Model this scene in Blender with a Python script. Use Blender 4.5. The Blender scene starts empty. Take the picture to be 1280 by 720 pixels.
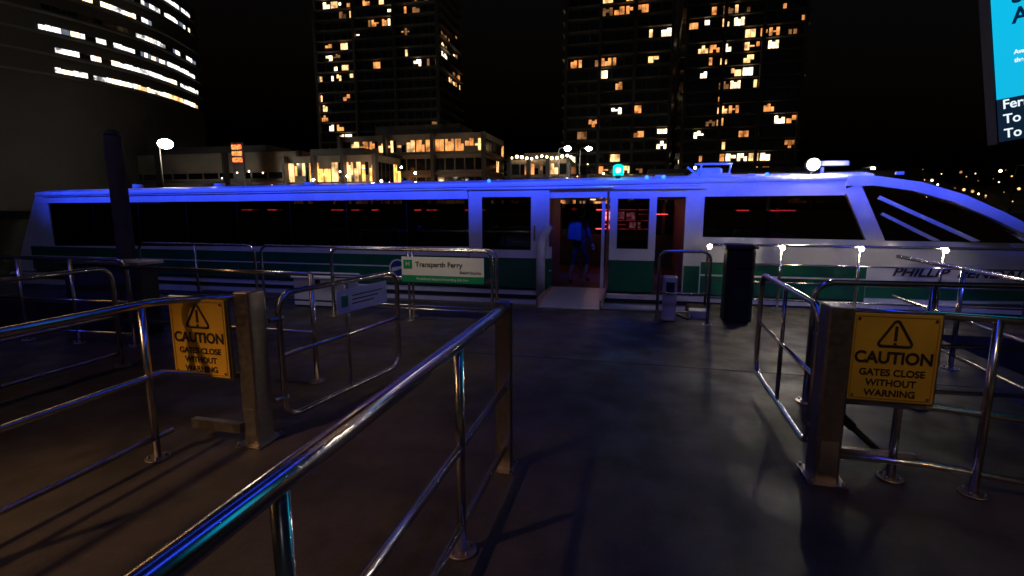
import bpy, math, random
from mathutils import Vector, Matrix
random.seed(7)
S=bpy.context.scene
S.view_settings.view_transform='Standard'; S.view_settings.look='None'; S.view_settings.exposure=0
COL=bpy.context.collection

# ---------------------------------------------------------------- materials
def newmat(name):
    m=bpy.data.materials.new(name); m.use_nodes=True
    nt=m.node_tree; b=nt.nodes["Principled BSDF"]; return m,nt,b
def pbr(name,col,rough=.5,metal=0,noise=0.0,nscale=8,bump=0,bscale=60,rvar=0.0,coat=0):
    m,nt,b=newmat(name)
    b.inputs["Base Color"].default_value=(*col,1); b.inputs["Roughness"].default_value=rough; b.inputs["Metallic"].default_value=metal
    b.inputs["Coat Weight"].default_value=coat
    tc=nt.nodes.new("ShaderNodeTexCoord")
    if noise or rvar:
        n=nt.nodes.new("ShaderNodeTexNoise"); n.inputs["Scale"].default_value=nscale; n.inputs["Detail"].default_value=6
        nt.links.new(tc.outputs["Object"],n.inputs["Vector"])
        if noise:
            r=nt.nodes.new("ShaderNodeMapRange"); r.inputs[1].default_value=.3; r.inputs[2].default_value=.7
            r.inputs[3].default_value=1-noise; r.inputs[4].default_value=1+noise
            nt.links.new(n.outputs[0],r.inputs[0])
            mx=nt.nodes.new("ShaderNodeVectorMath"); mx.operation='SCALE'; mx.inputs[0].default_value=col
            nt.links.new(r.outputs[0],mx.inputs["Scale"]); nt.links.new(mx.outputs[0],b.inputs["Base Color"])
        if rvar:
            r2=nt.nodes.new("ShaderNodeMapRange"); r2.inputs[1].default_value=.3; r2.inputs[2].default_value=.7
            r2.inputs[3].default_value=max(.02,rough-rvar); r2.inputs[4].default_value=rough+rvar
            nt.links.new(n.outputs[0],r2.inputs[0]); nt.links.new(r2.outputs[0],b.inputs["Roughness"])
    if bump:
        n2=nt.nodes.new("ShaderNodeTexNoise"); n2.inputs["Scale"].default_value=bscale; n2.inputs["Detail"].default_value=4
        nt.links.new(tc.outputs["Object"],n2.inputs["Vector"])
        bp=nt.nodes.new("ShaderNodeBump"); bp.inputs["Strength"].default_value=bump; bp.inputs["Distance"].default_value=.02
        nt.links.new(n2.outputs[0],bp.inputs["Height"]); nt.links.new(bp.outputs[0],b.inputs["Normal"])
    return m
def emi(name,col,st,vary=0,vscale=1.0,samp=False):
    m=bpy.data.materials.new(name); m.use_nodes=True; nt=m.node_tree; nt.nodes.clear()
    o=nt.nodes.new("ShaderNodeOutputMaterial"); e=nt.nodes.new("ShaderNodeEmission")
    e.inputs[0].default_value=(*col,1); e.inputs[1].default_value=st
    if vary:
        tc=nt.nodes.new("ShaderNodeTexCoord"); n=nt.nodes.new("ShaderNodeTexNoise"); n.inputs["Scale"].default_value=vscale; n.inputs["Detail"].default_value=3
        r=nt.nodes.new("ShaderNodeMapRange"); r.inputs[1].default_value=.35; r.inputs[2].default_value=.65; r.inputs[3].default_value=st*(1-vary); r.inputs[4].default_value=st*(1+vary)
        nt.links.new(tc.outputs["Object"],n.inputs["Vector"]); nt.links.new(n.outputs[0],r.inputs[0]); nt.links.new(r.outputs[0],e.inputs[1])
    nt.links.new(e.outputs[0],o.inputs[0])
    if not samp: m.cycles.emission_sampling='NONE'
    return m
def glassmat(name,tint,refl,rough=.03):
    m=bpy.data.materials.new(name); m.use_nodes=True; nt=m.node_tree; nt.nodes.clear()
    o=nt.nodes.new("ShaderNodeOutputMaterial"); t=nt.nodes.new("ShaderNodeBsdfTransparent"); g=nt.nodes.new("ShaderNodeBsdfGlossy"); mx=nt.nodes.new("ShaderNodeMixShader")
    t.inputs[0].default_value=(*tint,1); g.inputs["Roughness"].default_value=rough; g.inputs[0].default_value=(1,1,1,1)
    mx.inputs[0].default_value=refl
    nt.links.new(t.outputs[0],mx.inputs[1]); nt.links.new(g.outputs[0],mx.inputs[2]); nt.links.new(mx.outputs[0],o.inputs[0]); return m

STEEL=pbr("stainless_steel",(.66,.61,.56),.22,1,noise=.05,nscale=30,rvar=.03)
STEELB=pbr("brushed_steel_plate",(.42,.36,.30),.40,1,noise=.14,nscale=25,rvar=.06)
BOLT=pbr("bolt",(.35,.35,.36),.35,1)
RUBBER=pbr("black_rubber",(.015,.015,.016),.6)
BLACK=pbr("black_paint",(.008,.008,.009),.6)
WHITE=pbr("white_gelcoat",(.78,.78,.78),.28,noise=.10,nscale=1.3,rvar=.08,coat=.3)
OFFW=pbr("offwhite_plastic",(.62,.62,.6),.45,noise=.06,nscale=6)
GREEN=pbr("ferry_green",(.01,.13,.065),.3,noise=.15,nscale=2)
SGREEN=pbr("sign_green",(.01,.30,.11),.45)
SWHITE=pbr("sign_white",(.82,.82,.72),.45,noise=.04)
NAVY=pbr("navy_ink",(.01,.012,.03),.5)
INK=pbr("black_ink",(.035,.02,.008),.6)
YELLOW=pbr("caution_yellow",(.80,.43,.03),.5,noise=.14,nscale=5)
DARKW=glassmat("tinted_window",(.10,.10,.12),.07)
CLEARW=glassmat("door_window",(.22,.22,.26),.08)
CEIL=pbr("cabin_lining",(.10,.10,.11),.6)
SEAT=pbr("seat_fabric",(.02,.03,.08),.9)
DECKIN=pbr("cabin_floor",(.05,.05,.055),.6)

# ---------------------------------------------------------------- mesh builder
def fillet(P,R,closed=False,n=5):
    P=[Vector(p) for p in P]; out=[]; N=len(P)
    for i in range(N):
        if not closed and i in (0,N-1): out.append(P[i]); continue
        a=P[(i-1)%N]; b=P[i]; c=P[(i+1)%N]
        r=min(R,(a-b).length*.49,(c-b).length*.49)
        s=b+(a-b).normalized()*r; e=b+(c-b).normalized()*r
        for k in range(n+1):
            t=k/n
            out.append(s*(1-t)**3+(s+(b-s)*.56)*3*t*(1-t)**2+(e+(b-e)*.56)*3*t*t*(1-t)+e*t**3)
    return out
class MB:
    def __init__(s): s.v=[];s.f=[];s.m=[];s.sm=[];s.mats=[]
    def mi(s,m):
        if m not in s.mats: s.mats.append(m)
        return s.mats.index(m)
    def add(s,vs,fs,mat,smooth=False):
        o=len(s.v); s.v+= [tuple(v) for v in vs]; k=s.mi(mat)
        for f in fs: s.f.append([o+i for i in f]); s.m.append(k); s.sm.append(smooth)
    def box(s,x0,x1,y0,y1,z0,z1,mat,M=None,bev=0):
        if bev:
            b=min(bev,(x1-x0)*.45,(y1-y0)*.45)
            P=[(x0+b,y0),(x1-b,y0),(x1,y0+b),(x1,y1-b),(x1-b,y1),(x0+b,y1),(x0,y1-b),(x0,y0+b)]
            vs=[(p[0],p[1],z0) for p in P]+[(p[0],p[1],z1-b*.6) for p in P]
            cx,cy=(x0+x1)/2,(y0+y1)/2
            vs+=[(cx+(p[0]-cx)*(1-2*b*.6/(x1-x0)),cy+(p[1]-cy)*(1-2*b*.6/(y1-y0)),z1) for p in P]
            fs=[list(range(7,-1,-1)),list(range(16,24))]
            for L in (0,8):
                for i in range(8): j=(i+1)%8; fs.append([L+i,L+j,L+8+j,L+8+i])
        else:
            vs=[(x0,y0,z0),(x1,y0,z0),(x1,y1,z0),(x0,y1,z0),(x0,y0,z1),(x1,y0,z1),(x1,y1,z1),(x0,y1,z1)]
            fs=[(3,2,1,0),(4,5,6,7),(0,1,5,4),(1,2,6,5),(2,3,7,6),(3,0,4,7)]
        if M: vs=[M@Vector(v) for v in vs]
        s.add(vs,fs,mat)
    def prism(s,poly,y0,y1,mat,M=None):
        n=len(poly)
        vs=[(p[0],y0,p[1]) for p in poly]+[(p[0],y1,p[1]) for p in poly]
        fs=[list(range(n)),list(range(2*n-1,n-1,-1))]+[[(i+1)%n,i,n+i,n+(i+1)%n] for i in range(n)]
        if M: vs=[M@Vector(v) for v in vs]
        s.add(vs,fs,mat)
    def tube(s,P,r,mat,closed=False,n=12,cap=True,r2=None):
        P=[Vector(p) for p in P]; N=len(P)
        T=[]
        for i in range(N):
            if closed: d=P[(i+1)%N]-P[(i-1)%N]
            else: d=P[min(i+1,N-1)]-P[max(i-1,0)]
            T.append(d.normalized())
        u=T[0].orthogonal().normalized()
        vs=[]
        for i in range(N):
            u=(u-T[i]*u.dot(T[i])).normalized(); w=T[i].cross(u)
            rr=r if r2 is None else r+(r2-r)*i/(N-1)
            for k in range(n):
                a=2*math.pi*k/n; vs.append(P[i]+(u*math.cos(a)+w*math.sin(a))*rr)
        fs=[]
        for i in range(N if closed else N-1):
            j=(i+1)%N
            off=0
            if closed and j==0:
                off=min(range(n),key=lambda q:(vs[q]-vs[i*n]).length)
            for k in range(n):
                fs.append([i*n+k,i*n+(k+1)%n,j*n+(k+1+off)%n,j*n+(k+off)%n])
        s.add(vs,fs,mat,True)
        if cap and not closed:
            o=len(s.v)-len(vs)
            k=s.mi(mat)
            s.f.append([o+i for i in range(n-1,-1,-1)]);s.m.append(k);s.sm.append(False)
            s.f.append([o+(N-1)*n+i for i in range(n)]);s.m.append(k);s.sm.append(False)
    def sphere(s,c,r,mat,n=12,sz=1):
        vs=[];fs=[]
        for i in range(n+1):
            t=math.pi*i/n
            for k in range(n*2):
                a=math.pi*k/n; vs.append((c[0]+r*math.sin(t)*math.cos(a),c[1]+r*math.sin(t)*math.sin(a),c[2]+r*sz*math.cos(t)))
        for i in range(n):
            for k in range(2*n):
                k2=(k+1)%(2*n); fs.append([i*2*n+k,(i+1)*2*n+k,(i+1)*2*n+k2,i*2*n+k2])
        s.add(vs,fs,mat,True)
    def flange(s,x,y,mat=None,r=.075,z=0):
        s.tube([(x,y,z+.001),(x,y,z+.012)],r,mat or STEELB,n=20)
        for k in range(4):
            a=math.pi/4+k*math.pi/2; s.tube([(x+r*.7*math.cos(a),y+r*.7*math.sin(a),z+.012),(x+r*.7*math.cos(a),y+r*.7*math.sin(a),z+.03)],.009,BOLT,n=6)
    def finish(s,name,parent=None):
        me=bpy.data.meshes.new(name)
        c=Vector((0,0,0))
        if s.v:
            xs=[v[0] for v in s.v];ys=[v[1] for v in s.v];zs=[v[2] for v in s.v]
            c=Vector(((min(xs)+max(xs))/2,(min(ys)+max(ys))/2,min(zs)))
        me.from_pydata([tuple(Vector(v)-c) for v in s.v],[],s.f)
        for m in s.mats: me.materials.append(m)
        me.polygons.foreach_set("material_index",s.m); me.polygons.foreach_set("use_smooth",s.sm); me.update()
        ob=bpy.data.objects.new(name,me); COL.objects.link(ob); ob.location=c
        return ob
def text(name,par,body,size,loc,mat,rot=(math.pi/2,0,0),align='CENTER',bold=.0,sx=1,M=None,shear=0):
    cu=bpy.data.curves.new(name,"FONT"); cu.body=body; cu.size=size; cu.align_x=align; cu.align_y='CENTER'; cu.extrude=.0012; cu.offset=bold; cu.shear=shear
    cu.materials.append(mat); ob=bpy.data.objects.new(name,cu); COL.objects.link(ob)
    ob.location=loc; ob.rotation_euler=rot; ob.scale=(sx,1,1)
    if M is not None: ob.matrix_world=M
    if par:
        ob.parent=par; ob.matrix_parent_inverse=Matrix.Translation(par.location).inverted()
    return ob

# ---------------------------------------------------------------- ground, water
def floor_mat():
    m,nt,b=newmat("rubberised_deck")
    tc=nt.nodes.new("ShaderNodeTexCoord")
    n=nt.nodes.new("ShaderNodeTexNoise"); n.inputs["Scale"].default_value=1.1; n.inputs["Detail"].default_value=9; n.inputs["Roughness"].default_value=.7
    nt.links.new(tc.outputs["Object"],n.inputs["Vector"])
    cr=nt.nodes.new("ShaderNodeValToRGB"); cr.color_ramp.elements[0].position=.38; cr.color_ramp.elements[0].color=(.026,.022,.018,1); cr.color_ramp.elements[1].position=.66; cr.color_ramp.elements[1].color=(.074,.060,.046,1)
    nt.links.new(n.outputs[0],cr.inputs[0])
    n2=nt.nodes.new("ShaderNodeTexNoise"); n2.inputs["Scale"].default_value=120; n2.inputs["Detail"].default_value=3
    nt.links.new(tc.outputs["Object"],n2.inputs["Vector"])
    mx=nt.nodes.new("ShaderNodeMix"); mx.data_type='RGBA'; mx.blend_type='OVERLAY'; mx.inputs[0].default_value=.8
    nt.links.new(cr.outputs[0],mx.inputs[6]); nt.links.new(n2.outputs[0],mx.inputs[7]); nt.links.new(mx.outputs[2],b.inputs["Base Color"])
    n3=nt.nodes.new("ShaderNodeTexNoise"); n3.inputs["Scale"].default_value=2.6; n3.inputs["Detail"].default_value=6
    nt.links.new(tc.outputs["Object"],n3.inputs["Vector"])
    r=nt.nodes.new("ShaderNodeMapRange"); r.inputs[1].default_value=.35; r.inputs[2].default_value=.65; r.inputs[3].default_value=.36; r.inputs[4].default_value=.66
    nt.links.new(n3.outputs[0],r.inputs[0]); nt.links.new(r.outputs[0],b.inputs["Roughness"])
    b.inputs["Specular IOR Level"].default_value=.25
    bp=nt.nodes.new("ShaderNodeBump"); bp.inputs["Strength"].default_value=.5; bp.inputs["Distance"].default_value=.004
    nt.links.new(n2.outputs[0],bp.inputs["Height"]); nt.links.new(bp.outputs[0],b.inputs["Normal"])
    return m
FLOOR=floor_mat()
SEAM=pbr("deck_seam",(.05,.045,.04),.5,.3,noise=.3,nscale=10)
d=MB()
d.box(-8.6,3.9,-8,8.55,-.45,0,FLOOR)
d.box(-17,-8.603,6.9,8.55,-.45,0,FLOOR)
d.box(3.903,10,7.9,9.5,-.45,0,FLOOR)
d.box(.9,3.9,8.553,9.5,-.45,0,FLOOR)
d.box(-8.5,3.4,5.59,5.61,.0,.004,SEAM)
for x in (-4.2,): d.box(x-.012,x+.012,5.63,8.5,.0,.003,SEAM)
d.box(-8.6,.9,8.553,8.65,-.4,.02,STEELB)
d.finish("ferry_wharf_deck")

def water():
    m,nt,b=newmat("river_water")
    b.inputs["Base Color"].default_value=(.004,.008,.014,1); b.inputs["Roughness"].default_value=.08; b.inputs["Specular IOR Level"].default_value=.6
    tc=nt.nodes.new("ShaderNodeTexCoord"); n=nt.nodes.new("ShaderNodeTexNoise"); n.inputs["Scale"].default_value=1.6; n.inputs["Detail"].default_value=5
    mp=nt.nodes.new("ShaderNodeMapping"); mp.inputs["Scale"].default_value=(1,1.8,1)
    nt.links.new(tc.outputs["Object"],mp.inputs[0]); nt.links.new(mp.outputs[0],n.inputs["Vector"])
    bp=nt.nodes.new("ShaderNodeBump"); bp.inputs["Strength"].default_value=.6; bp.inputs["Distance"].default_value=.12
    nt.links.new(n.outputs[0],bp.inputs["Height"]); nt.links.new(bp.outputs[0],b.inputs["Normal"]); return m
w=MB(); w.add([(-1500,-400,-.75),(1500,-400,-.75),(1500,2500,-.75),(-1500,2500,-.75)],[(0,1,2,3)],water()); w.finish("water")
PAVE=pbr("promenade_paving",(.12,.11,.10),.7,noise=.2,nscale=.3)
g=MB(); g.box(-900,900,86,2400,-2,.9,PAVE); g.finish("ground")

# ---------------------------------------------------------------- railings
def steelpost(mb,x,y,h=1.07,r=.024):
    mb.tube([(x,y,.004),(x,y,h)],r,STEEL); mb.flange(x,y)
a=MB()
X=-.79
a.tube([(X,-1.4,1.07),(X,3.03,1.07)],.034,STEEL,n=24)
a.tube([(X,-1.4,.55),(X,3.03,.55)],.021,STEEL,n=16)
a.tube([(X,-1.4,.14),(X,3.03,.14)],.021,STEEL,n=16)
for y in (2.2,.95,-.4): steelpost(a,X,y,1.05)
a.box(X-.055,X+.055,3.03,3.075,.01,1.12,STEELB,bev=.012)
a.box(X-.075,X+.075,2.96,3.14,.001,.014,STEELB)
for dx in (-.055,.055):
    for y in (2.985,3.115): a.tube([(X+dx,y,.014),(X+dx,y,.032)],.01,BOLT,n=6)
a.box(X-.042,X+.042,3.075,3.078,.75,.80,RUBBER)
a.finish("handrail")

b=MB()
X=-3.13
b.tube(fillet([(X,-2.2,1.07),(X,2.78,1.07),(-2.72,3.0,1.07)],.14),.026,STEEL,n=16)
b.tube([(X,-2.2,.58),(X,2.72,.58),(-2.72,3.0,.50)],.020,STEEL,n=14)
b.tube([(X,-2.2,.15),(X,2.75,.15)],.020,STEEL,n=14)
b.box(-3.12,-2.70,2.90,2.95,.10,.17,STEELB)
for y in (2.62,1.3,0,-1.3): steelpost(b,X,y,1.05)
b.finish("handrail")
b=MB()
for (x0,y0,x1,y1) in ((-8.4,4.75,-6.0,4.9),):
    b.tube(fillet([(x0,y0,.01),(x0,y0,1.07),(x1,y1,1.07),(x1,y1,.01)],.12),.024,STEEL,n=14)
    b.tube([(x0,y0,.55),(x1,y1,.55)],.018,STEEL); b.tube([(x0,y0,.15),(x1,y1,.15)],.018,STEEL)
    for t in (.33,.66): steelpost(b,x0+(x1-x0)*t,y0+(y1-y0)*t)
    b.flange(x0,y0);b.flange(x1,y1)
b.finish("handrail")
b=MB()
x=-5.35
b.tube(fillet([(x,-2,1.07),(x,4.2,1.07),(x,4.2,.01)],.14),.024,STEEL,n=14)
b.tube([(x,-2,.55),(x,4.2,.55)],.018,STEEL); b.tube([(x,-2,.15),(x,4.2,.15)],.018,STEEL)
for y in (3,1.6,.3): steelpost(b,x,y)
b.flange(x,4.2)
b.tube(fillet([(-5.3,4.25,1.07),(-3.0,4.25,1.07)],.1),.022,STEEL); b.tube([(-5.3,4.25,.5),(-3.0,4.25,.5)],.018,STEEL)
steelpost(b,-3.0,4.25)
b.finish("handrail")
c=MB()
c.box(-7.6,-6.3,5.3,5.6,.0,.95,BLACK,bev=.03); c.box(-7.5,-6.4,5.285,5.297,.3,.85,pbr("dark_panel",(.03,.035,.05),.25)); c.box(-7.65,-6.25,5.26,5.64,.953,.99,STEELB)
c.finish("equipment_cabinet")

def gate_post(x0,x1,y0,y1,name):
    p=MB(); p.box(x0,x1,y0,y1,.012,1.12,STEELB,bev=.012); p.box(x0-.04,x1+.04,y0-.05,y1+.05,.001,.013,STEELB)
    for xx in (x0-.02,x1+.02):
        for yy in (y0-.03,y1+.03): p.tube([(xx,yy,.013),(xx,yy,.035)],.01,BOLT,n=6)
    p.box(x0+.02,x1-.02,y0-.004,y0-.001,.08,.28,STEEL)
    return p.finish(name)
gate_post(-2.70,-2.57,2.93,3.10,"gate_post")
gate_post(1.13,1.27,3.33,3.50,"gate_post")
def gate(x,y0,y1,x1):
    p=MB()
    def q(t,z): return (x+(x1-x)*t,y0+(y1-y0)*t,z)
    p.tube(fillet([q(0,.14),q(1,.14),q(1,1.08),q(0,1.08)],.13,closed=True),.022,STEEL,closed=True,n=14)
    p.tube([q(0,.62),q(1,.62)],.016,STEEL)
    p.tube([q(.5,.14),q(.5,1.08)],.016,STEEL)
    for z in (.3,.9): p.tube([q(-.06,z),q(.02,z)],.02,BOLT,n=10)
    return p.finish("swing_gate")
gate(-2.50,3.14,4.55,-2.26)
gate(1.15,3.55,5.2,1.17)
pl=MB(); th=math.atan2(1.41,.24)
Mx=Matrix.Translation((-2.50+.24*.62+.03,3.14+1.41*.62,.92))@Matrix.Rotation(th,4,'Z')
pl.box(-.33,.33,-.004,.004,-.10,.10,SWHITE,M=Mx)
pl.box(-.28,-.20,-.0065,-.0045,-.05,.05,SGREEN,M=Mx)
for i in range(3): pl.box(-.15,.26-.06*i,-.0065,-.0045,.03-.035*i,.040-.035*i,NAVY,M=Mx)
pl.finish("gate_notice_sign")

BORD=pbr("sign_border",(.55,.28,.02),.5)
def caution(x0,x1,y,z0,z1):
    s=MB(); s.box(x0,x1,y-.006,y+.006,z0,z1,YELLOW)
    s.box(x0-.015,x1+.015,y+.008,y+.03,z0-.015,z1+.015,STEELB)
    cx=(x0+x1)/2; W=x1-x0; H=z1-z0
    t=.006
    for (a0,a1,b0,b1) in ((x0+.012,x1-.012,z1-.012-t,z1-.012),(x0+.012,x1-.012,z0+.012,z0+.012+t),(x0+.012,x0+.012+t,z0+.012+t,z1-.012-t),(x1-.012-t,x1-.012,z0+.012+t,z1-.012-t)):
        s.box(a0,a1,y-.009,y-.0065,b0,b1,BORD)
    for cz in (z0+.03,z1-.03):
        for cxx in (x0+.03,x1-.03): s.tube([(cxx,y-.014,cz),(cxx,y-.006,cz)],.008,STEEL,n=8)
    tz=z1-.235*H; r=.21*H
    tri=[(cx+r*1.0*math.cos(q),tz+r*math.sin(q)-.01) for q in (math.pi/2,math.pi*7/6,math.pi*11/6)]
    s.tube(fillet([(p[0],y-.008,p[1]) for p in tri],.03,closed=True),.0075,INK,closed=True,n=6)
    s.box(cx-.008,cx+.008,y-.010,y-.0065,tz-.035,tz+.055,INK); s.box(cx-.008,cx+.008,y-.010,y-.0065,tz-.062,tz-.046,INK)
    o=s.finish("caution_sign")
    text("heading",o,"CAUTION",.100,(cx,y-.008,z0+H*.50),INK,bold=.0030,sx=.92)
    for i,l in enumerate(("GATES CLOSE","WITHOUT","WARNING")):
        text("line_%d"%(i+1),o,l,.058,(cx,y-.008,z0+H*(.33-.12*i)),INK,bold=.0012,sx=.97)
    return o
caution(-3.18,-2.72,2.88,.52,1.07)
caution(1.30,1.76,3.44,.53,1.07)

r=MB()
r.tube(fillet([(1.5,4.8,.01),(1.5,4.8,1.07),(3.3,4.95,1.07),(3.3,7.6,1.07)],.14),.024,STEEL,n=14)
for z in (.55,.15): r.tube([(1.5,4.8,z),(3.3,4.95,z),(3.3,7.6,z)],.018,STEEL)
for (x,y) in ((2.4,4.87),(3.3,6.2)): steelpost(r,x,y)
r.flange(1.5,4.8)
r.finish("handrail")
r=MB()
r.tube([(1.27,3.47,1.07),(1.78,3.47,1.07),(3.4,3.10,1.07)],.024,STEEL,n=14)
for z in (.50,.13): r.tube([(1.27,3.47,z),(1.78,3.47,z),(3.4,3.10,z)],.02,STEEL)
steelpost(r,1.62,3.50); steelpost(r,2.02,3.41); steelpost(r,2.9,3.21)
r.box(1.27,1.75,3.50,3.54,.10,.17,STEELB)
r.tube([(1.24,3.62,.44),(1.62,3.58,.10)],.020,RUBBER,n=10); r.tube([(1.24,3.62,.44),(1.42,3.60,.28)],.028,BLACK,n=12)
r.finish("handrail")

LED=emi("rail_led",(1,.80,.52),110)
def barrier(x0,x1,y,posts,mid=(.62,.18)):
    p=MB()
    p.tube(fillet([(x0,y,.01),(x0,y,1.07),(x1,y,1.07),(x1,y,.01)],.13),.022,STEEL,n=14)
    for z in mid: p.tube([(x0,y,z),(x1,y,z)],.015,STEEL)
    for x in posts: steelpost(p,x,y,1.05,.02)
    p.flange(x0,y);p.flange(x1,y)
    return p.finish("barrier_rail")
barrier(-8.6,-6.2,7.3,[-7.4])
barrier(-6.07,-2.0,7.3,[-4.75,-3.35])
barrier(-4.6,-2.0,7.05,[-3.3])
barrier(.34,1.05,7.77,[],mid=(.45,))
s=MB(); s.box(-3.39,-2.11,7.005,7.02,.70,.975,SWHITE); s.box(-3.39,-2.11,7.004,7.02,.60,.697,SGREEN)
s.box(-3.36,-3.22,7.0,7.004,.80,.93,SGREEN)
so=s.finish("ferry_stop_sign")
text("title",so,"Transperth Ferry",.105,(-3.17,7.0,.865),INK,align='LEFT',bold=.001)
text("subtitle",so,"Elizabeth Quay Jetty",.05,(-2.15,7.0,.76),NAVY,align='RIGHT',sx=.8)
text("notice",so,"Prohibited beyond boarding this line",.055,(-2.75,7.0,.648),SWHITE)
text("badge",so,"H",.09,(-3.29,6.998,.865),SWHITE)
p=MB()
p.tube(fillet([(1.2,9.3,.01),(1.2,9.3,1.07),(9.6,9.3,1.07),(9.6,9.3,.01)],.1),.022,STEEL,n=14)
for z in (.75,.45,.15): p.tube([(1.2,9.3,z),(9.6,9.3,z)],.014,STEEL)
for x in (2.35,3.5,4.65,5.8,7.0,8.2): steelpost(p,x,9.3,1.05,.02)
for x in (1.22,2.35,3.5,4.65): 
    p.box(x-.04,x+.04,9.262,9.278,1.03,1.065,BLACK); p.sphere((x,9.245,1.04),.038,LED,n=7)
p.finish("barrier_rail")
p=MB()
p.box(1.31,1.70,8.0,8.38,.02,1.10,BLACK,bev=.05); p.box(1.28,1.73,7.97,8.41,1.102,1.16,RUBBER,bev=.05); p.box(1.37,1.64,7.985,7.998,.82,.99,pbr("bin_slot",(.004,.004,.004),.7)); p.box(1.42,1.58,7.985,7.998,.35,.55,pbr("bin_label",(.02,.022,.022),.5))
p.finish("rubbish_bin")
p=MB()
p.box(.42,.62,7.86,8.04,.02,.68,OFFW,bev=.02); p.box(.46,.58,7.85,7.858,.42,.6,pbr("screen_dark",(.02,.03,.06),.2)); p.box(.85,1.12,8.2,8.45,.0,.12,OFFW,bev=.02)
p.tube(fillet([(.62,7.95,.1),(.8,7.9,.03),(.9,8.25,.03)],.1),.012,RUBBER)
p.finish("power_pedestal")
p=MB()
p.box(-5.75,-4.75,7.62,8.1,.03,.50,OFFW,bev=.03); p.box(-5.78,-4.72,7.59,8.13,.503,.545,WHITE,bev=.03)
p.box(-5.70,-5.6,7.65,8.0,0,.03,BLACK); p.box(-4.9,-4.8,7.65,8.0,0,.03,BLACK); p.box(-5.3,-5.2,7.605,7.618,.4,.48,STEEL)
p.finish("storage_locker")
x,y,h=-9.45,7.75,3.0
p=MB(); p.tube([(x,y,-3),(x,y,h)],.145,pbr("pile_steel",(.060,.030,.014),.85,noise=.3,nscale=3),n=24); p.tube([(x,y,h),(x,y,h+.10)],.155,BLACK,n=24,r2=.06)
p.tube([(x,y,.02),(x,y,.12)],.24,BLACK,n=24)
p.finish("mooring_pile")

# ---------------------------------------------------------------- digital departures screen
def screen_mat():
    m=bpy.data.materials.new("lcd"); m.use_nodes=True; nt=m.node_tree; nt.nodes.clear()
    o=nt.nodes.new("ShaderNodeOutputMaterial"); e=nt.nodes.new("ShaderNodeEmission"); tc=nt.nodes.new("ShaderNodeTexCoord"); sp=nt.nodes.new("ShaderNodeSeparateXYZ"); cr=nt.nodes.new("ShaderNodeValToRGB")
    mr=nt.nodes.new("ShaderNodeMapRange"); mr.inputs[1].default_value=0; mr.inputs[2].default_value=4.6
    cr.color_ramp.elements[0].color=(.01,.28,.46,1); cr.color_ramp.elements[1].color=(.0,.46,.74,1)
    nt.links.new(tc.outputs["Object"],sp.inputs[0]); nt.links.new(sp.outputs[2],mr.inputs[0]); nt.links.new(mr.outputs[0],cr.inputs[0]); nt.links.new(cr.outputs[0],e.inputs[0]); e.inputs[1].default_value=1.3
    nt.links.new(e.outputs[0],o.inputs[0]); return m
M=Matrix.Translation((2.235,4.0,2.11))@Matrix.Rotation(math.radians(-10),4,'Y')
s=MB()
s.box(0,1.9,0,.02,.265,1.8,screen_mat(),M=M)
s.box(0,1.9,0,.02,.0,.262,emi("lcd_black",(.01,.03,.07),.5),M=M)
s.box(-.008,1.93,.022,.12,-.01,1.83,BLACK,M=M)
s.tube([(3.6,4.12,0),(3.6,4.12,3.4)],.06,STEELB,n=16); s.flange(3.6,4.12,r=.14)
so=s.finish("information_screen")
LT=emi("lcd_text",(.80,.92,1),1.1); DT=emi("lcd_dark_text",(.0,.05,.16),.4)
def st(n,body,size,x,z,mat,b=.001):
    text(n,so,body,size,(0,0,0),mat,M=M@Matrix.Translation((x,-.004,z))@Matrix.Rotation(math.pi/2,4,'X'),align='LEFT',bold=b)
st("row_1","Ferry Departures",.080,.015,.225,LT); st("row_2","To Mends St",.080,.015,.135,LT); st("row_3","To Mends St",.080,.015,.045,LT)
st("headline_1","Skip the",.13,.09,.86,DT,.003); st("headline_2","Automatic",.13,.09,.74,DT,.003)
st("small_1","Available now at all",.035,.09,.53,LT,.001); st("small_2","the usual places",.035,.09,.48,LT,.001)

# ---------------------------------------------------------------- ferry
Y0=10.0; Y1=14.6
f=MB()
def zt(x): return 2.08+(x+14.45)/(15.6)*.15
def zb(x): return .72+(x+14.5)/11.2*.18
def strip(x0,x1,fn0,fn1,mat,y0,y1): f.prism([(x0,fn0(x0)),(x1,fn0(x1)),(x1,fn1(x1)),(x0,fn1(x0))],y0,y1,mat)
cst=lambda c:(lambda x:c)
for (x0,x1) in ((-15.3,-3.30),(-3.30,-1.62),(.90,3.9)):
    strip(x0,x1,cst(.70),zb,WHITE,Y0,Y0+.08)
    strip(x0,x1,cst(.47),cst(.697),GREEN,Y0+.002,Y0+.08)
    strip(x0,x1,cst(.44),cst(.467),WHITE,Y0+.0,Y0+.08)
    strip(x0,x1,cst(.10),cst(.437),GREEN,Y0+.002,Y0+.08)
f.prism([(-15.85,.05),(-15.3,.05),(-15.3,.72),(-14.9,1.78),(-14.50,1.78),(-14.5,2.08),(-14.85,2.04),(-15.55,.72)],Y0-.01,Y0+.09,WHITE)
f.prism([(-15.3,.72),(-14.5,.72),(-14.5,1.78),(-14.9,1.78)],Y0+.0,Y0+.09,WHITE)
f.box(-15.55,-15.4,Y0+.1,Y1-.1,.05,.9,WHITE)
f.prism([(-15.5,.9),(-15.4,.9),(-14.75,2.0),(-14.85,2.0)],Y0+.1,Y1-.1,DARKW)
f.prism([(-15.95,-.28),(6.5,-.28),(7.9,-.05),(8.2,.06),(-15.95,.02)],Y0-.12,Y0+.05,WHITE)
f.box(-15.9,6.4,Y0-.15,Y0-.123,-.10,-.03,RUBBER)
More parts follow.
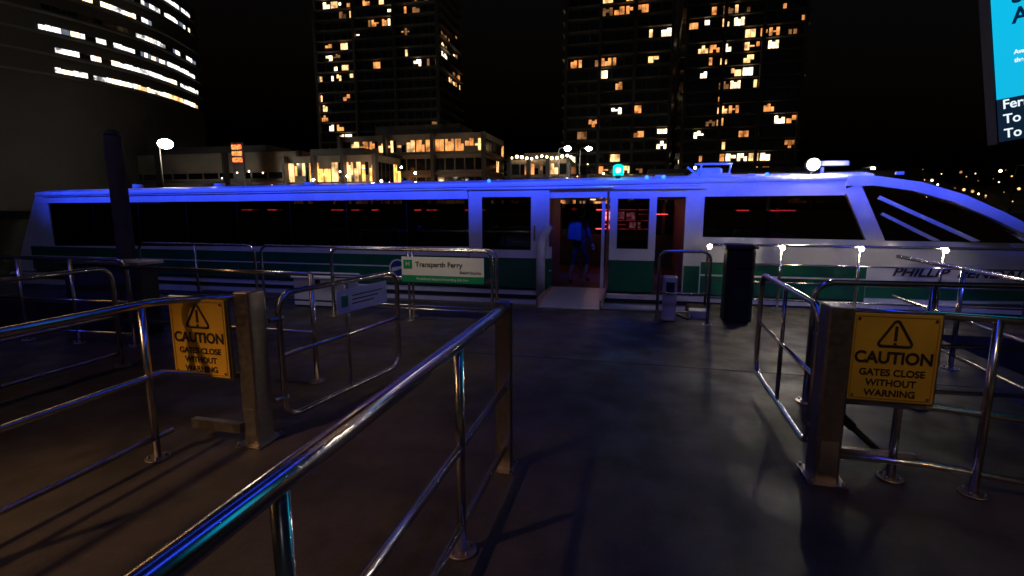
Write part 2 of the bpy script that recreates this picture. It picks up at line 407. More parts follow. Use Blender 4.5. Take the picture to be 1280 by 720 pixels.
f.prism([(-15.7,-1.2),(5.2,-1.2),(6.4,-.285),(-15.8,-.285)],Y0-.03,Y0+1.2,BLACK)
f.prism([(-15.7,-1.2),(5.2,-1.2),(6.4,-.285),(-15.8,-.285)],Y1-1.2,Y1,BLACK)
f.box(-15.8,6.3,Y0+.06,Y1,-.28,.09,DECKIN)
f.prism([(-14.5,zb(-14.5)+.002),(-3.3,zb(-3.3)+.002),(-3.3,1.86),(-14.5,1.80)],Y0+.03,Y0+.042,DARKW)
for i in range(1,8):
    x=-14.5+11.2*i/8; f.box(x-.018,x+.018,Y0+.045,Y0+.09,zb(x),1.85,BLACK); f.box(x-.006,x+.006,Y0+.024,Y0+.029,zb(x)+.003,1.80,RUBBER)
f.box(-15.4,4.2,Y1-.08,Y1,.095,.95,CEIL)
f.box(-14.9,4.2,Y1-.05,Y1-.04,.952,1.8,DARKW)
for i in range(0,14): 
    x=-14.7+i*1.4; f.box(x-.04,x+.04,Y1-.12,Y1-.055,.952,1.82,CEIL)
strip(-14.5,3.45,lambda x:1.803+(x+14.5)/18*.10,lambda x:zt(x)-.07,WHITE,Y0-.004,Y0+.09)
def roofstrip(x0,x1,n=20):
    prof=[(Y0-.03,-.09),(Y0-.04,-.05),(Y0-.02,-.012),(Y0+.03,.005),(Y0+.3,.05),(Y0+1.2,.11),((Y0+Y1)/2,.15),(Y1-1.2,.11),(Y1-.3,.05),(Y1,0),(Y1+.03,-.07)]
    vs=[];fs=[]
    for i in range(n+1):
        x=x0+(x1-x0)*i/n
        for (y,z) in prof: vs.append((x,y,zt(x)+z))
    m=len(prof)
    for i in range(n):
        for k in range(m-1): fs.append([i*m+k,(i+1)*m+k,(i+1)*m+k+1,i*m+k+1])
    fs.append(list(range(m-1,-1,-1))); fs.append([n*m+k for k in range(m)])
    f.add(vs,fs,WHITE,False)
roofstrip(-14.85,3.85)
f.box(-14.4,3.5,Y0+.1,Y1-.1,1.90,1.93,CEIL)
f.tube([(-14.6,Y0-.03,1.96),(1.1,Y0-.03,2.10)],.012,WHITE,n=8)
yd=Y0-.07
def framed(x0,x1,z0,z1,wx0,wx1,wz0,wz1,y,mat,glass,t=.05):
    f.box(x0,wx0,y,y+t,z0,z1,mat); f.box(wx1,x1,y,y+t,z0,z1,mat)
    f.box(wx0,wx1,y+.001,y+t-.001,z0,wz0,mat); f.box(wx0,wx1,y+.001,y+t-.001,wz1,z1,mat)
    f.box(wx0,wx1,y+.02,y+.03,wz0,wz1,glass)
    e=.014
    for a0,a1,b0,b1 in ((wx0,wx1,wz0,wz0+e),(wx0,wx1,wz1-e,wz1),(wx0,wx0+e,wz0+e,wz1-e),(wx1-e,wx1,wz0+e,wz1-e)): f.box(a0,a1,y-.004,y+.018,b0,b1,RUBBER)
framed(-3.30,-1.66,.70,2.02,-3.02,-2.02,.86,1.90,yd,WHITE,DARKW)
f.box(-3.30,-1.66,yd+.001,yd+.05,.10,.697,GREEN)
f.box(-3.312,-3.302,yd,yd+.05,.1,2.02,RUBBER); f.box(-1.96,-1.93,yd-.03,yd-.002,1.05,1.35,STEEL)
f.tube([(-3.32,yd-.02,2.05),(-.45,yd-.02,2.07)],.022,WHITE,n=10)
f.box(-3.36,1.2,yd-.0,Y0+.05,2.032,2.075,WHITE)
f.tube(fillet([(-1.80,Y0-.18,.0),(-1.80,Y0-.18,1.05),(-1.66,Y0-.1,1.35)],.2),.09,WHITE,n=14)
framed(-.50,.35,.70,1.98,-.36,.22,.92,1.86,Y0-.03,WHITE,CLEARW)
f.box(-.50,.35,Y0-.028,Y0+.015,.10,.697,GREEN)
f.box(-.56,-.52,Y0-.05,Y0+.05,.05,2.0,STEEL)
f.box(-.66,-.60,Y0+.1,Y0+.16,.1,1.9,WHITE)
f.box(.86,1.18,Y0-.02,Y0+.05,.10,2.02,WHITE)
f.box(.88,1.16,Y0-.03,Y0-.022,.10,.62,GREEN)
f.box(-1.75,-1.68,Y0+.1,Y0+1.6,.1,1.89,CEIL)
f.box(.95,1.02,Y0+.1,Y1-.1,.1,1.89,CEIL)
f.tube([(-1.2,Y0+1.6,.1),(-1.2,Y0+1.6,1.88)],.018,STEEL,n=8)
f.tube([(.0,Y0+1.2,.1),(.0,Y0+1.2,1.88)],.018,pbr("yellow_pole",(.7,.5,.05),.4),n=8)
for i in range(14):
    x=-14+i*.85
    if x>-2.6: continue
    for y in (Y0+.5,Y0+1.0,Y0+2.4,Y0+2.9,Y0+3.8):
        f.box(x,x+.42,y,y+.44,.42,.5,SEAT); f.box(x,x+.07,y,y+.44,.5,1.02,SEAT,bev=.02); f.box(x+.15,x+.2,y+.2,y+.24,.09,.42,BLACK)
RED=emi("red_glass_reflection",(1,.05,.05),32,.5,3)  # glowing dashes inside imitate red sign reflections on the window glass
RED2=emi("shop_glow_red",(1,.06,.07),1.8,.8,4)  # glowing bars in the cabin stand in for red shop lights beyond
PINK=emi("shop_glow_pink",(1,.24,.26),1.3,.9,9)  # glowing panels in the cabin stand in for shop windows beyond
WARMI=emi("cabin_lamp",(1,.55,.3),2.0)
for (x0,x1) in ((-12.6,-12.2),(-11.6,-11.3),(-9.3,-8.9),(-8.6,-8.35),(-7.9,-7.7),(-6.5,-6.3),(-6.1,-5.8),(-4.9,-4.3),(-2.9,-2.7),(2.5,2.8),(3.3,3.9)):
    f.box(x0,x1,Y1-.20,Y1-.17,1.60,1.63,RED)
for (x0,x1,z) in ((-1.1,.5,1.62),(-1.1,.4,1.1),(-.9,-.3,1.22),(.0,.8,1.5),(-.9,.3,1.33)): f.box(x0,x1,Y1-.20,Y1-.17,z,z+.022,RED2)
for (x0,x1,z0,z1) in ((-.85,-.66,1.36,1.58),(-.60,-.34,1.38,1.58),(-.28,-.05,1.36,1.56),(-.8,-.5,1.14,1.20),(-.2,.1,1.14,1.30)): f.box(x0,x1,Y1-.19,Y1-.175,z0,z1,PINK)
for x in (-1.1,-.2): f.box(x,x+.12,Y0+2.5,Y0+2.6,1.87,1.895,WARMI)
f.prism([(1.20,1.16),(3.82,1.14),(3.42,1.97),(1.20,1.96)],Y0+.03,Y0+.042,DARKW)
for x in (2.1,3.0): f.box(x-.015,x+.015,Y0+.045,Y0+.08,1.16,1.96,BLACK)
f.prism([(1.18,.90),(3.95,.98),(3.90,1.14),(1.18,1.158)],Y0-.002,Y0+.08,WHITE)
f.prism([(3.84,1.13),(4.12,1.13),(3.66,2.10),(3.43,2.0)],Y0-.02,Y0+.10,WHITE)
outer=[(3.45,2.23),(3.90,2.215),(4.55,2.11),(5.18,1.90),(5.75,1.62),(6.25,1.34),(6.9,1.03),(7.6,.78)]
inner=[(3.45,2.06),(3.90,2.06),(4.45,1.97),(5.02,1.79),(5.58,1.53),(6.10,1.26),(6.8,.96),(7.6,.72)]
for i in range(len(outer)-1):
    f.prism([inner[i],inner[i+1],outer[i+1],outer[i]],Y0-.04,Y0+.12,WHITE)
    f.prism([inner[i],inner[i+1],outer[i+1],outer[i]],Y1-.12,Y1+.04,WHITE)
f.prism([(4.14,1.14),(6.15,1.12),(5.58,1.48),(5.02,1.75),(4.45,1.94),(3.92,2.04),(3.76,2.0)],Y0+.03,Y0+.04,DARKW)
f.prism([(3.95,1.84),(3.98,1.89),(5.5,1.15),(5.38,1.14)],Y0-.01,Y0+.028,WHITE)
f.prism([(4.02,1.57),(4.05,1.61),(4.93,1.15),(4.83,1.14)],Y0-.01,Y0+.028,WHITE)
f.add([(3.9,Y0+.1,2.05),(3.9,Y1-.1,2.05),(6.6,Y1-.5,1.05),(6.6,Y0+.5,1.05)],[(0,1,2,3)],DARKW)
bow=[(3.9,Y0),(5.2,Y0+.03),(6.4,Y0+.25),(7.4,Y0+.9),(8.1,Y0+1.9),(8.25,(Y0+Y1)/2)]
allb=bow+[(x,Y0+Y1-y) for x,y in bow[::-1][1:]]
for z0,z1 in ((.74,1.13),(.0,.737)):
    n=len(allb); vs=[(x,y,z0) for x,y in allb]+[(x,y,z1) for x,y in allb]
    f.add(vs,[[i,i+1,n+i+1,n+i] for i in range(n-1)],WHITE,True)
n=len(allb); f.add([(x,y,1.13) for x,y in allb],[list(range(n))],WHITE)
n=len(bow)
vs=[(x,y-.012,.34) for x,y in bow]+[(x,y-.012,.14) for x,y in bow]
f.add(vs,[[n+i,n+i+1,i+1,i] for i in range(n-1)],GREEN,True)
for x in (5.4,5.7): f.tube([(x,Y0+.3,1.13),(x,Y0+.3,1.3)],.04,STEEL)
f.box(.95,1.65,Y0+.25,Y0+.9,2.26,2.32,OFFW); f.box(1.05,1.5,Y0+.25,Y0+.7,2.32,2.42,OFFW,bev=.05)
f.tube([(1.0,Y0+.2,2.48),(1.65,Y0+.2,2.48)],.02,WHITE); f.tube([(1.05,Y0+.3,2.3),(.88,Y0+.3,2.44)],.02,WHITE); f.tube([(1.6,Y0+.2,2.3),(1.62,Y0+.2,2.48)],.015,WHITE); f.tube([(1.1,Y0+.2,2.3),(1.12,Y0+.2,2.48)],.015,WHITE)
f.tube([(3.15,Y0+.3,2.25),(3.15,Y0+.3,2.4)],.03,WHITE); f.box(3.08,3.55,Y0+.2,Y0+.34,2.42,2.50,OFFW,bev=.03)
SL=emi("searchlight_lens",(1,.88,.66),300)
f.tube([(2.92,Y0+.12,2.24),(2.92,Y0+.12,2.37)],.03,BLACK); f.tube([(2.93,Y0+.18,2.43),(2.93,Y0+.04,2.43)],.11,BLACK,n=18); f.sphere((2.93,Y0+.03,2.43),.095,SL,n=9)
BC=emi("beacon_lens",(.0,.80,.70),1.6); BC2=emi("beacon_core",(.25,1,.95),12)
f.tube([(-.38,Y0+.2,2.2),(-.38,Y0+.2,2.30)],.05,BLACK); f.tube([(-.38,Y0+.2,2.30),(-.38,Y0+.2,2.46)],.10,BC,n=16); f.sphere((-.38,Y0+.2,2.46),.10,BC,n=9,sz=.5); f.sphere((-.38,Y0+.085,2.39),.05,BC2,n=8)
BL=emi("blue_marker",(.02,.10,1),5)
for x in (-2.9,.15,.45,2.2): f.sphere((x,Y0+.03,zt(x)+.03),.035,BL,n=6)
for x in (.3,1.9,4.2): f.box(x,x+.12,Y0+.05,Y0+.12,2.24,2.29,OFFW,bev=.01)
for i in range(5): f.tube([(-13+i*2.6,Y0+1.2,2.2),(-13+i*2.6,Y0+1.2,2.30)],.12,OFFW,n=14)
f.tube([(-4.93,Y0-.004,.41),(-4.93,Y0+.01,.41)],.20,SWHITE,n=32); f.tube([(-4.93,Y0-.008,.41),(-4.93,Y0-.003,.41)],.165,pbr("logo_blue",(.02,.05,.25),.4),n=32)
f.prism([(-5.07,.33),(-4.80,.42),(-4.80,.47),(-5.07,.42)],Y0-.014,Y0-.009,SWHITE)
fo=f.finish("passenger_ferry")
text("name_lettering",fo,"PHILLIP  PENDAL",.20,(4.28,Y0-.012,.60),NAVY,align='LEFT',bold=.005,sx=1.25,shear=.3)
p=MB()
p.prism([(0,0),(1.60,.105),(1.60,.13),(0,.02)],-.52,.52,pbr("ramp_checker",(.50,.50,.52),.35,.6,noise=.15,nscale=12,bump=.4,bscale=40),M=Matrix.Translation((-1.07,8.42,.005))@Matrix.Rotation(math.pi/2,4,'Z'))
p.box(-1.62,-1.585,8.45,9.95,.04,.17,STEELB); p.box(-.555,-.52,8.45,9.95,.04,.17,STEELB)
p.finish("boarding_ramp")

# ---------------------------------------------------------------- passenger stepping into the cabin, seen from behind
def person(loc,rotz,scale):
    J={}
    V=[];E=[];R=[]
    def v(n,p,r): J[n]=len(V);V.append(p);R.append(r)
    def e(a,b):E.append((J[a],J[b]))
    v("pel",(0,0,.93),.145);v("waist",(0,.01,1.08),.125);v("chest",(0,.02,1.28),.15);v("sho",(0,.01,1.42),.11);v("neck",(0,.02,1.50),.055)
    e("pel","waist");e("waist","chest");e("chest","sho");e("sho","neck")
    for s,k in ((-1,"l"),(1,"r")):
        fy=.16 if s>0 else -.14
        v("hip"+k,(s*.10,0,.88),.105);v("kn"+k,(s*.11,fy*.9+.05,.49),.066);v("an"+k,(s*.11,fy*.9-(.05 if s>0 else .16),.10),.043)
        v("toe"+k,(s*.12,fy*.9+(.12 if s>0 else .0),.04),.035)
        e("pel","hip"+k);e("hip"+k,"kn"+k);e("kn"+k,"an"+k);e("an"+k,"toe"+k)
        v("sh"+k,(s*.19,.01,1.40),.065);v("el"+k,(s*.25,-.02*s+.02,1.13),.045);v("wr"+k,(s*.25,.14,.92),.03)
        e("sho","sh"+k);e("sh"+k,"el"+k);e("el"+k,"wr"+k)
    me=bpy.data.meshes.new("body");me.from_pydata(V,E,[]);ob=bpy.data.objects.new("body",me);COL.objects.link(ob)
    sk=ob.modifiers.new("s","SKIN");sk.use_smooth_shade=True
    for i,sv in enumerate(me.skin_vertices[0].data): sv.radius=(R[i],R[i]*.85)
    me.skin_vertices[0].data[0].use_root=True
    sb=ob.modifiers.new("u","SUBSURF");sb.levels=2;sb.render_levels=2
    m,nt,b=newmat("clothing"); b.inputs["Roughness"].default_value=.9
    tc=nt.nodes.new("ShaderNodeTexCoord");sp=nt.nodes.new("ShaderNodeSeparateXYZ");cr=nt.nodes.new("ShaderNodeValToRGB");cr.color_ramp.interpolation='CONSTANT'
    cr.color_ramp.elements[0].color=(.01,.01,.012,1);cr.color_ramp.elements[1].position=.07;cr.color_ramp.elements[1].color=(.30,.18,.12,1)
    a=cr.color_ramp.elements.new(.42);a.color=(.015,.016,.02,1);a=cr.color_ramp.elements.new(.95);a.color=(.015,.03,.07,1)
    nt.links.new(tc.outputs["Object"],sp.inputs[0]);nt.links.new(sp.outputs[2],cr.inputs[0]);nt.links.new(cr.outputs[0],b.inputs["Base Color"])
    me.materials.append(m)
    parts=[ob]
    h=MB();SK=pbr("skin",(.36,.21,.14),.55);HR=pbr("hair",(.03,.018,.012),.7,noise=.3,nscale=40)
    h.sphere((0,.035,1.62),.092,SK,n=12,sz=1.28); h.sphere((0,.012,1.645),.102,HR,n=12,sz=1.12)
    h.sphere((0,.13,1.60),.016,SK,n=6)
    for s in (-1,1):
        h.sphere((s*.092,.035,1.61),.018,SK,n=6,sz=1.6); h.sphere((s*.034,.118,1.63),.012,BLACK,n=6)
        h.sphere((s*.25,.17,.87),.035,SK,n=8,sz=1.2)
        for k in range(4): h.tube([(s*.25+(k-1.5)*.016,.18,.85),(s*.25+(k-1.5)*.016,.20,.80),(s*.25+(k-1.5)*.016,.19,.76+.01*abs(k-1.5))],.008,SK,n=6)
        h.tube([(s*.25-s*.03,.18,.87),(s*.25-s*.045,.205,.82)],.009,SK,n=6)
    h.tube([(0,.06,1.565),(0,.115,1.565)],.012,SK,n=6)
    parts.append(h.finish("head_and_hands"))
    k=MB();BP=pbr("backpack_blue",(.01,.07,.18),.7,noise=.15,nscale=12)
    k.box(-.16,.16,-.30,-.12,1.0,1.44,BP,bev=.06); k.box(-.12,.12,-.36,-.30,1.03,1.24,BP,bev=.03)
    for s in (-1,1): k.tube(fillet([(s*.1,-.13,1.42),(s*.11,-.02,1.50),(s*.12,.13,1.38),(s*.12,.13,1.15),(s*.13,-.12,1.03)],.08),.016,BLACK,n=8)
    parts.append(k.finish("backpack"))
    em=bpy.data.objects.new("passenger",None);COL.objects.link(em)
    for q in parts: q.parent=em
    em.location=loc;em.rotation_euler=(0,0,rotz);em.scale=(scale,)*3
person((-1.17,11.0,.09),math.radians(-25),.92)

# ---------------------------------------------------------------- city
FAC=pbr("dark_facade",(.035,.035,.04),.6,noise=.2,nscale=.1)
FAC2=pbr("stone_facade",(.20,.17,.14),.7,noise=.2,nscale=.2)
SLAB=pbr("balcony_slab",(.12,.12,.12),.6)
GL=pbr("dark_glass",(.01,.012,.016),.12)
W1=emi("window_warm",(1,.55,.22),1.6,.7,.5); W2=emi("window_amber",(1,.36,.10),1.0,.7,.5); W3=emi("window_bright",(1,.76,.45),3.2,.6,.6); W4=emi("window_dim",(.9,.4,.15),.25,.7,.5)
WR=emi("restaurant_window",(1,.36,.08),2.8,.6,.6)
COOL=emi("window_cool",(.95,.93,.92),2.0,.9,.35)
COOLD=emi("window_cool_dim",(.5,.6,.8),.25,.8,.25)
def facade(mb,P,U,N,w,h,fh,bay,prob,z0,balc=True,mats=None,boost=None,wh=.62):
    U=Vector(U).normalized();N=Vector(N).normalized();P=Vector(P)
    nb=max(1,int(w/bay)); bw=w/nb; nf=int((h)/fh)
    for j in range(nf):
        z=z0+j*fh
        run=0
        for i in range(nb):
            x=i*bw
            pr=prob*(boost(i/nb,z) if boost else 1)
            lit=random.random()<pr or (run>0 and random.random()<.42)
            run=1 if lit else 0
            a=P+U*(x+bw*.06)+N*.08; b2=P+U*(x+bw*.94)+N*.08
            zb_=z+fh*.18; zt_=z+fh*(.18+wh)
            if lit:
                m=random.choice(mats or (W1,W1,W2,W2,W3,W3,W4))
                cut=random.choice((1,1,.6,.35)); side=random.random()<.5
                panes=random.choice((2,3,3))
                for q in range(panes):
                    t0=(q+.04)/panes; t1=(q+.96)/panes
                    lit_p=(t1<=cut+.1) if side else (t0>=1-cut-.1)
                    A=a.lerp(b2,t0);B=a.lerp(b2,t1)
                    zz=zb_+random.choice((0,0,0,fh*.25)); ztt=zt_-random.choice((0,0,fh*.12,fh*.25))
                    mb.add([(A.x,A.y,zz),(B.x,B.y,zz),(B.x,B.y,ztt),(A.x,A.y,ztt)],[(0,1,2,3)],m if lit_p else GL)
            else:
                mb.add([(a.x,a.y,zb_),(b2.x,b2.y,zb_),(b2.x,b2.y,zt_),(a.x,a.y,zt_)],[(0,1,2,3)],GL)
        if balc:
            A=P;B=P+U*w;o=N*1.3
            vs=[]
            for zz in (z-.15,z+.12):
                vs+=[(A.x,A.y,zz),(B.x,B.y,zz),(B.x+o.x,B.y+o.y,zz),(A.x+o.x,A.y+o.y,zz)]
            mb.add(vs,[(3,2,1,0),(4,5,6,7),(2,3,7,6),(0,3,7,4),(1,2,6,5)],SLAB)
def tower(name,x,y,w,dp,h,rot=0,fh=3.1,bay=3.4,prob=.12,mat=None,z0=.9,balc=True,boost=None,mats=None,wh=.62):
    mb=MB(); c,s=math.cos(rot),math.sin(rot)
    U=Vector((c,s,0));D=Vector((-s,c,0)); P=Vector((x,y,0))
    cs=[P,P+U*w,P+U*w+D*dp,P+D*dp]
    vs=[(q.x,q.y,z0) for q in cs]+[(q.x,q.y,z0+h) for q in cs]
    mb.add(vs,[(4,5,6,7),(0,1,5,4),(1,2,6,5),(2,3,7,6),(3,0,4,7)],mat or FAC)
    facade(mb,P,U,-D,w,h,fh,bay,prob,z0,balc,mats,boost,wh)
    facade(mb,P+U*w,D,U,dp,h,fh,bay,prob*.6,z0,balc,mats,None,wh)
    facade(mb,P+D*dp,-D,-U,dp,h,fh,bay,prob*.6,z0,balc,mats,None,wh)
    A=P+U*w*.2+D*dp*.2
    q=[A,A+U*w*.6,A+U*w*.6+D*dp*.6,A+D*dp*.6]
    mb.add([(p.x,p.y,z0+h) for p in q]+[(p.x,p.y,z0+h+min(4,h*.15)) for p in q],[(4,5,6,7),(0,1,5,4),(1,2,6,5),(2,3,7,6),(3,0,4,7)],FAC)
    for t in (0,.33,.66,1):
        C=P+U*w*t
        mb.add([(C.x-.4*c,C.y-.4*s,z0),(C.x+.4*c,C.y+.4*s,z0),(C.x+.4*c+1.5*s,C.y+.4*s-1.5*c,z0),(C.x-.4*c+1.5*s,C.y-.4*s-1.5*c,z0)]+
               [(C.x-.4*c,C.y-.4*s,z0+h),(C.x+.4*c,C.y+.4*s,z0+h),(C.x+.4*c+1.5*s,C.y+.4*s-1.5*c,z0+h),(C.x-.4*c+1.5*s,C.y-.4*s-1.5*c,z0+h)],[(2,3,7,6),(0,3,7,4),(1,2,6,5)],FAC)
    return mb.finish(name)
tower("apartment_tower",-100,152,40,22,92,.04,bay=2.6,fh=3.05,prob=.11,boost=lambda t,z: 2.4 if (t<.25 and z>22) or (.38<t<.85 and z>50) else (.35 if t<.8 else .9))
tower("apartment_tower",-20.6,150,28,26,96,-.02,bay=2.9,fh=3.2,prob=.17,boost=lambda t,z:1.5 if t<.5 else 1.0)
tower("apartment_tower",11.5,156,29,26,90,-.03,bay=2.9,fh=3.2,prob=.18,boost=lambda t,z:1.6 if .15<t<.6 else .9)
# office block with a bowed, band-lit facade
of=MB()
def ox(y): return -145+9.0*math.sin(math.pi*max(0,min(1,(y-84)/68)))
ys=[88+i*2 for i in range(33)]
ring=[(ox(y),y) for y in ys]+[(-190,152),(-190,88)]
n=len(ring); of.add([(x,y,.9) for x,y in ring]+[(x,y,66) for x,y in ring],[[i,(i+1)%n,n+(i+1)%n,n+i] for i in range(n)]+[[n+i for i in range(n)]],FAC)
for k in range(7):
    z=34+k*4.7
    lo,hi=(104,128) if k==4 else (99,149.5)
    y=lo+random.uniform(0,3)
    while y<hi:
        L=random.choice((1.2,1.8,2.4,1.2)); m=random.choice((COOL,COOL,COOL,COOL,COOLD,W3,COOL,GL)) 
        if k==0 and y>118: m=random.choice((W1,W3,COOL))
        if k==3 and y<120: m=GL
        if k==5 and y<106: m=GL
        if y+L>hi: break
        y2=y+L-.10; hh=random.choice((1.0,1.2,1.2))
        of.add([(ox(y)+.15,y,z),(ox(y2)+.15,y2,z),(ox(y2)+.15,y2,z+hh),(ox(y)+.15,y,z+hh)],[(0,1,2,3)],m); y+=L
    for i in range(len(ys)-1):
        a0,a1=ys[i],ys[i+1]
        vs=[(ox(a0),a0,z-1),(ox(a1),a1,z-1),(ox(a1)+1.1,a1,z-1),(ox(a0)+1.1,a0,z-1)]
        of.add(vs+[(v[0],v[1],v[2]+.4) for v in vs],[(0,1,2,3),(4,5,6,7),(3,2,6,7)],SLAB)
for k in range(13):
    for i in range(14):
        xx=-189+i*3; z=6+k*4.6
        of.add([(xx,87.9,z),(xx+2.5,87.9,z),(xx+2.5,87.9,z+2),(xx,87.9,z+2)],[(0,1,2,3)],random.choice((GL,GL,GL,GL,GL,GL,GL,GL,GL,COOLD)))
of.finish("office_building")
tower("terrace_building",-150,118,66,18,15,.0,fh=3.8,bay=5,prob=.06,mat=FAC2,mats=(W4,W2),wh=.4)
tower("restaurant_building",-80,107,23,12,12.4,.0,fh=5.6,bay=1.9,prob=.95,mat=FAC2,mats=(WR,WR,WR,WR,W1),boost=lambda t,z:1.0,wh=.76)
tower("function_building",-74,121,38,18,18.5,.0,fh=4.5,bay=2.4,prob=.22,mat=FAC2,mats=(W2,W2,W1,WR),boost=lambda t,z:3.6 if z>13.5 else .6)
tower("pavilion_building",-27.5,112,13,12,11,.0,fh=3.6,bay=2.0,prob=.5,mat=FAC2,mats=(W2,W4,W1))
tower("low_building",-10,118,60,16,8,.0,fh=3.8,bay=4,prob=.3,mat=FAC2,mats=(W4,W2))
tower("hotel_building",-52,175,34,20,16,.0,fh=3.2,bay=3.0,prob=.2,mat=FAC)
BULB=emi("bulb",(1,.66,.34),12); BULBW=emi("bulb_white",(1,.90,.72),120)
l=MB()
for i in range(12): l.sphere((-27+i*1.1,111.6,12.3+.25*math.sin(i*1.3)),random.uniform(.18,.36),BULB,n=5)
l.tube([(-27.5,111.6,12.5),(-14.5,111.6,12.5)],.05,BLACK,n=6)
for xx in (-27.5,-14.5): l.tube([(xx,111.6,.9),(xx,111.6,12.6)],.1,BLACK,n=6)
l.finish("festoon_lights")
l=MB()
for i in range(34):
    xx=-95+i*3.3+random.uniform(-1,1)
    l.sphere((xx,104,5+random.uniform(0,5.8)),random.uniform(.08,.32),random.choice((BULB,BULB,BULBW)),n=4)
    l.tube([(xx,104.5,.9),(xx,104.5,8)],.06,BLACK,n=5)
l.finish("promenade_lights")
sg=MB(); NS=emi("red_sign",(1,.16,.04),2.6,.8,2.5)
for i in range(3): sg.box(-95,-92.4,107,107.2,12.4+i*1.5,13.4+i*1.5,NS)
sg.box(-95.3,-92.1,107.25,107.6,.9,17,FAC); sg.finish("neon_sign")
def lamp(x,y,h,r=.5,m=None):
    p=MB(); p.tube([(x,y,.9),(x,y,h)],.16,BLACK,n=8,r2=.09); p.tube(fillet([(x,y,h-.1),(x,y,h+.5),(x+1.6,y-.2,h+.7)],.6),.07,BLACK,n=6)
    p.box(x+1.2,x+2.3,y-.5,y+.1,h+.62,h+.8,BLACK); p.sphere((x+1.75,y-.2,h+.42),r,m or BULBW,n=8,sz=.7)
    p.finish("street_lamp")
lamp(-95.5,88,14.0,1.35); lamp(-15,100,12.3,.65); lamp(-11.4,104,12.6,.6); lamp(38,104,8,.3)
lamp(-48,98,6,.22,BULB); lamp(70,120,9,.3,BULB)
hl=MB()
pts=[];nx=30
for i in range(nx+1):
    x=60+i*14; z=14+6*math.sin(i*.5)+3*math.sin(i*1.7)
    pts.append((x,z*(min(1,i/4+.3))))
vs=[];fs=[]
for (x,z) in pts: vs+=[(x,260,.8),(x,290,z),(x,360,z*1.1)]
for i in range(nx): fs+=[[i*3,(i+1)*3,(i+1)*3+1,i*3+1],[i*3+1,(i+1)*3+1,(i+1)*3+2,i*3+2]]
hl.add(vs,fs,pbr("hill_scrub",(.03,.04,.02),.9,noise=.3,nscale=.2)); hl.finish("hill")
dl=MB()
for i in range(190):
    x=random.uniform(120,330); t=random.random(); y=258+30*t-2; z=1.5+19*t*random.uniform(.6,1.2)
    dl.sphere((x,y-3,z+1.0),random.choice((.15,.2,.25,.35,.6)),random.choice((BULB,W1,W3,W1,W2,W2,W4)),n=4)
dl.finish("distant_lights")

# ---------------------------------------------------------------- lights
def area(n,loc,target,sx,sy,e,col,spread=180):
    L=bpy.data.lights.new(n,'AREA');L.shape='RECTANGLE';L.size=sx;L.size_y=sy;L.energy=e;L.color=col;L.spread=math.radians(spread)
    o=bpy.data.objects.new(n,L);COL.objects.link(o);o.location=loc;o.rotation_euler=(Vector(target)-Vector(loc)).to_track_quat('-Z','Y').to_euler();return o
def strip_light(n,loc,tilt,wd,ln,e,col):
    L=bpy.data.lights.new(n,'AREA');L.shape='RECTANGLE';L.size=wd;L.size_y=ln;L.energy=e;L.color=col
    o=bpy.data.objects.new(n,L);COL.objects.link(o);o.location=loc;o.rotation_euler=(0,math.radians(tilt),0)
def spot(n,loc,target,e,col,ang=80,blend=.6,r=.12):
    L=bpy.data.lights.new(n,'SPOT');L.energy=e;L.color=col;L.spot_size=math.radians(ang);L.spot_blend=blend;L.shadow_soft_size=r
    o=bpy.data.objects.new(n,L);COL.objects.link(o);o.location=loc;o.rotation_euler=(Vector(target)-Vector(loc)).to_track_quat('-Z','Y').to_euler()
def point(n,loc,e,col,r=.06):
    L=bpy.data.lights.new(n,'POINT');L.energy=e;L.color=col;L.shadow_soft_size=r
    o=bpy.data.objects.new(n,L);COL.objects.link(o);o.location=loc
area("blue_led_strip",(-4,6.4,4.3),(-4,10,2.35),21,.10,150,(.02,.06,1),spread=28)
area("blue_led_strip",(-4,6.0,4.2),(-4,10,1.5),21,.10,30,(.24,.25,1),spread=130)
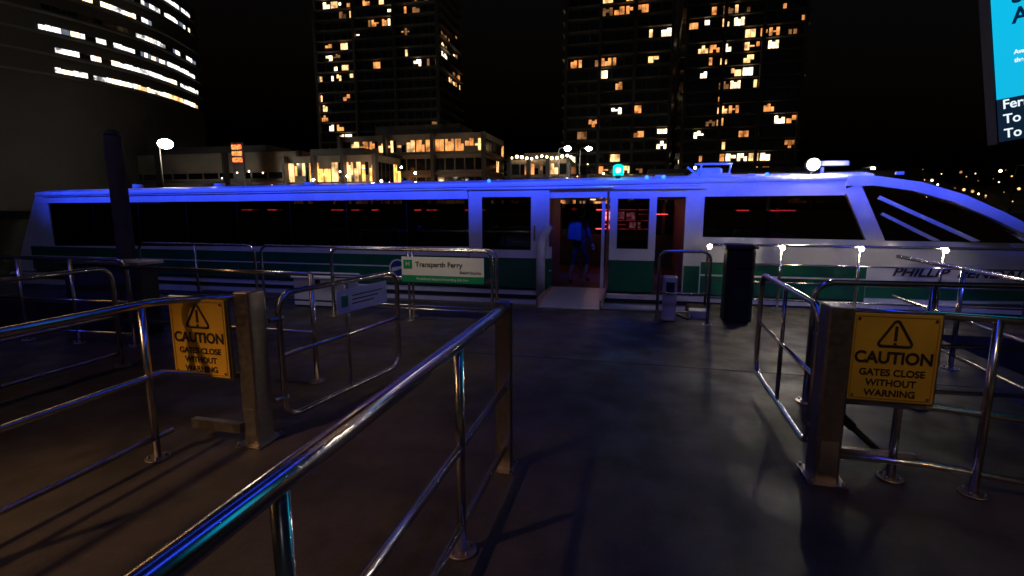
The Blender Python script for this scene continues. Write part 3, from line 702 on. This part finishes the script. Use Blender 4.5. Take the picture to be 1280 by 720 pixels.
# blue strips under the wharf canopy (above the frame): long streaks on the rails
strip_light("blue_led_strip",(.7,3.2,4.35),8,.16,5.6,20,(.02,.07,1))
strip_light("blue_led_strip",(-1.6,2.0,4.0),0,.06,5.5,5,(.03,.08,1))
strip_light("added_warm_strip",(-5.6,1.2,4.2),-25,.07,7,20,(1,.58,.28))  # added lamp, gives the steel rails broad warm reflections
spot("warm_floodlight",(-4.6,-1.2,4.4),(-2.7,1.2,0),560,(1,.60,.30),46)
spot("warm_floodlight",(3.4,-1.2,4.4),(2.5,1.7,0),200,(1,.60,.32),36,.8)
spot("caution_sign_fill",(1.4,.9,4.0),(1.53,3.44,.82),55,(1,.76,.48),20,.8)  # fill spot added to brighten the right caution sign
spot("stop_sign_fill",(-2.8,4.5,4.4),(-2.6,5.9,.0),130,(1,.80,.55),66,.9,.15)
spot("stop_sign_fill",(-3.6,5.0,4.1),(-3.0,7.0,.7),75,(1,.90,.72),34,.8,.1)  # fill spot added to brighten the ferry stop sign
spot("stop_sign_fill",(-5.6,5.9,4.1),(-5.3,7.8,.2),80,(.95,.92,.85),60,.8,.1)  # fill spot added to lift the dim storage locker
spot("blue_floodlight",(5.4,4.2,3.4),(4.6,6.6,0),190,(.04,.08,1),70)
spot("blue_floodlight",(-8.2,2.0,3.8),(-8.2,5.2,0),120,(.04,.08,1),75)
point("searchlight_glow",(2.93,9.85,2.5),7,(1,.92,.8))
point("beacon_glow",(-.38,10.15,2.56),2,(.05,1,.8))
spot("ramp_downlight",(-1.07,9.0,3.9),(-1.07,9.2,0),28,(.80,.84,1),38)
for x in (1.22,2.35,3.5,4.65): point("rail_led_glow",(x,9.16,1.0),1.2,(1,.85,.6),.02)
point("cabin_light",(-.8,12.6,1.8),1.6,(1,.66,.45))
point("promenade_glow",(-93,86,14),2500,(1,.85,.6),.5)
point("promenade_glow",(-55,101,9),1500,(1,.6,.3),.3)
point("promenade_glow",(-13,99,11),900,(1,.85,.6),.3)

sun=bpy.data.lights.new("moon",'SUN');sun.energy=.008;sun.angle=.009;sun.color=(.8,.85,1)
so_=bpy.data.objects.new("moon",sun);COL.objects.link(so_);so_.rotation_euler=(math.radians(50),0,math.radians(30))
wd=bpy.data.worlds.new("World");S.world=wd;wd.use_nodes=True;nt=wd.node_tree
bg=nt.nodes["Background"];sk=nt.nodes.new("ShaderNodeTexSky");sk.sky_type='NISHITA';sk.sun_disc=False;sk.sun_elevation=math.radians(-4);sk.sun_rotation=math.radians(150)
nt.links.new(sk.outputs[0],bg.inputs[0]);bg.inputs[1].default_value=.12

cam=bpy.data.cameras.new("camera");cam.lens=18;cam.sensor_width=36;cam.clip_start=.05;cam.clip_end=5000
co=bpy.data.objects.new("camera",cam);COL.objects.link(co);co.location=(0,0,1.7);co.rotation_euler=(math.radians(90-8.97),0,math.radians(13.6));S.camera=co
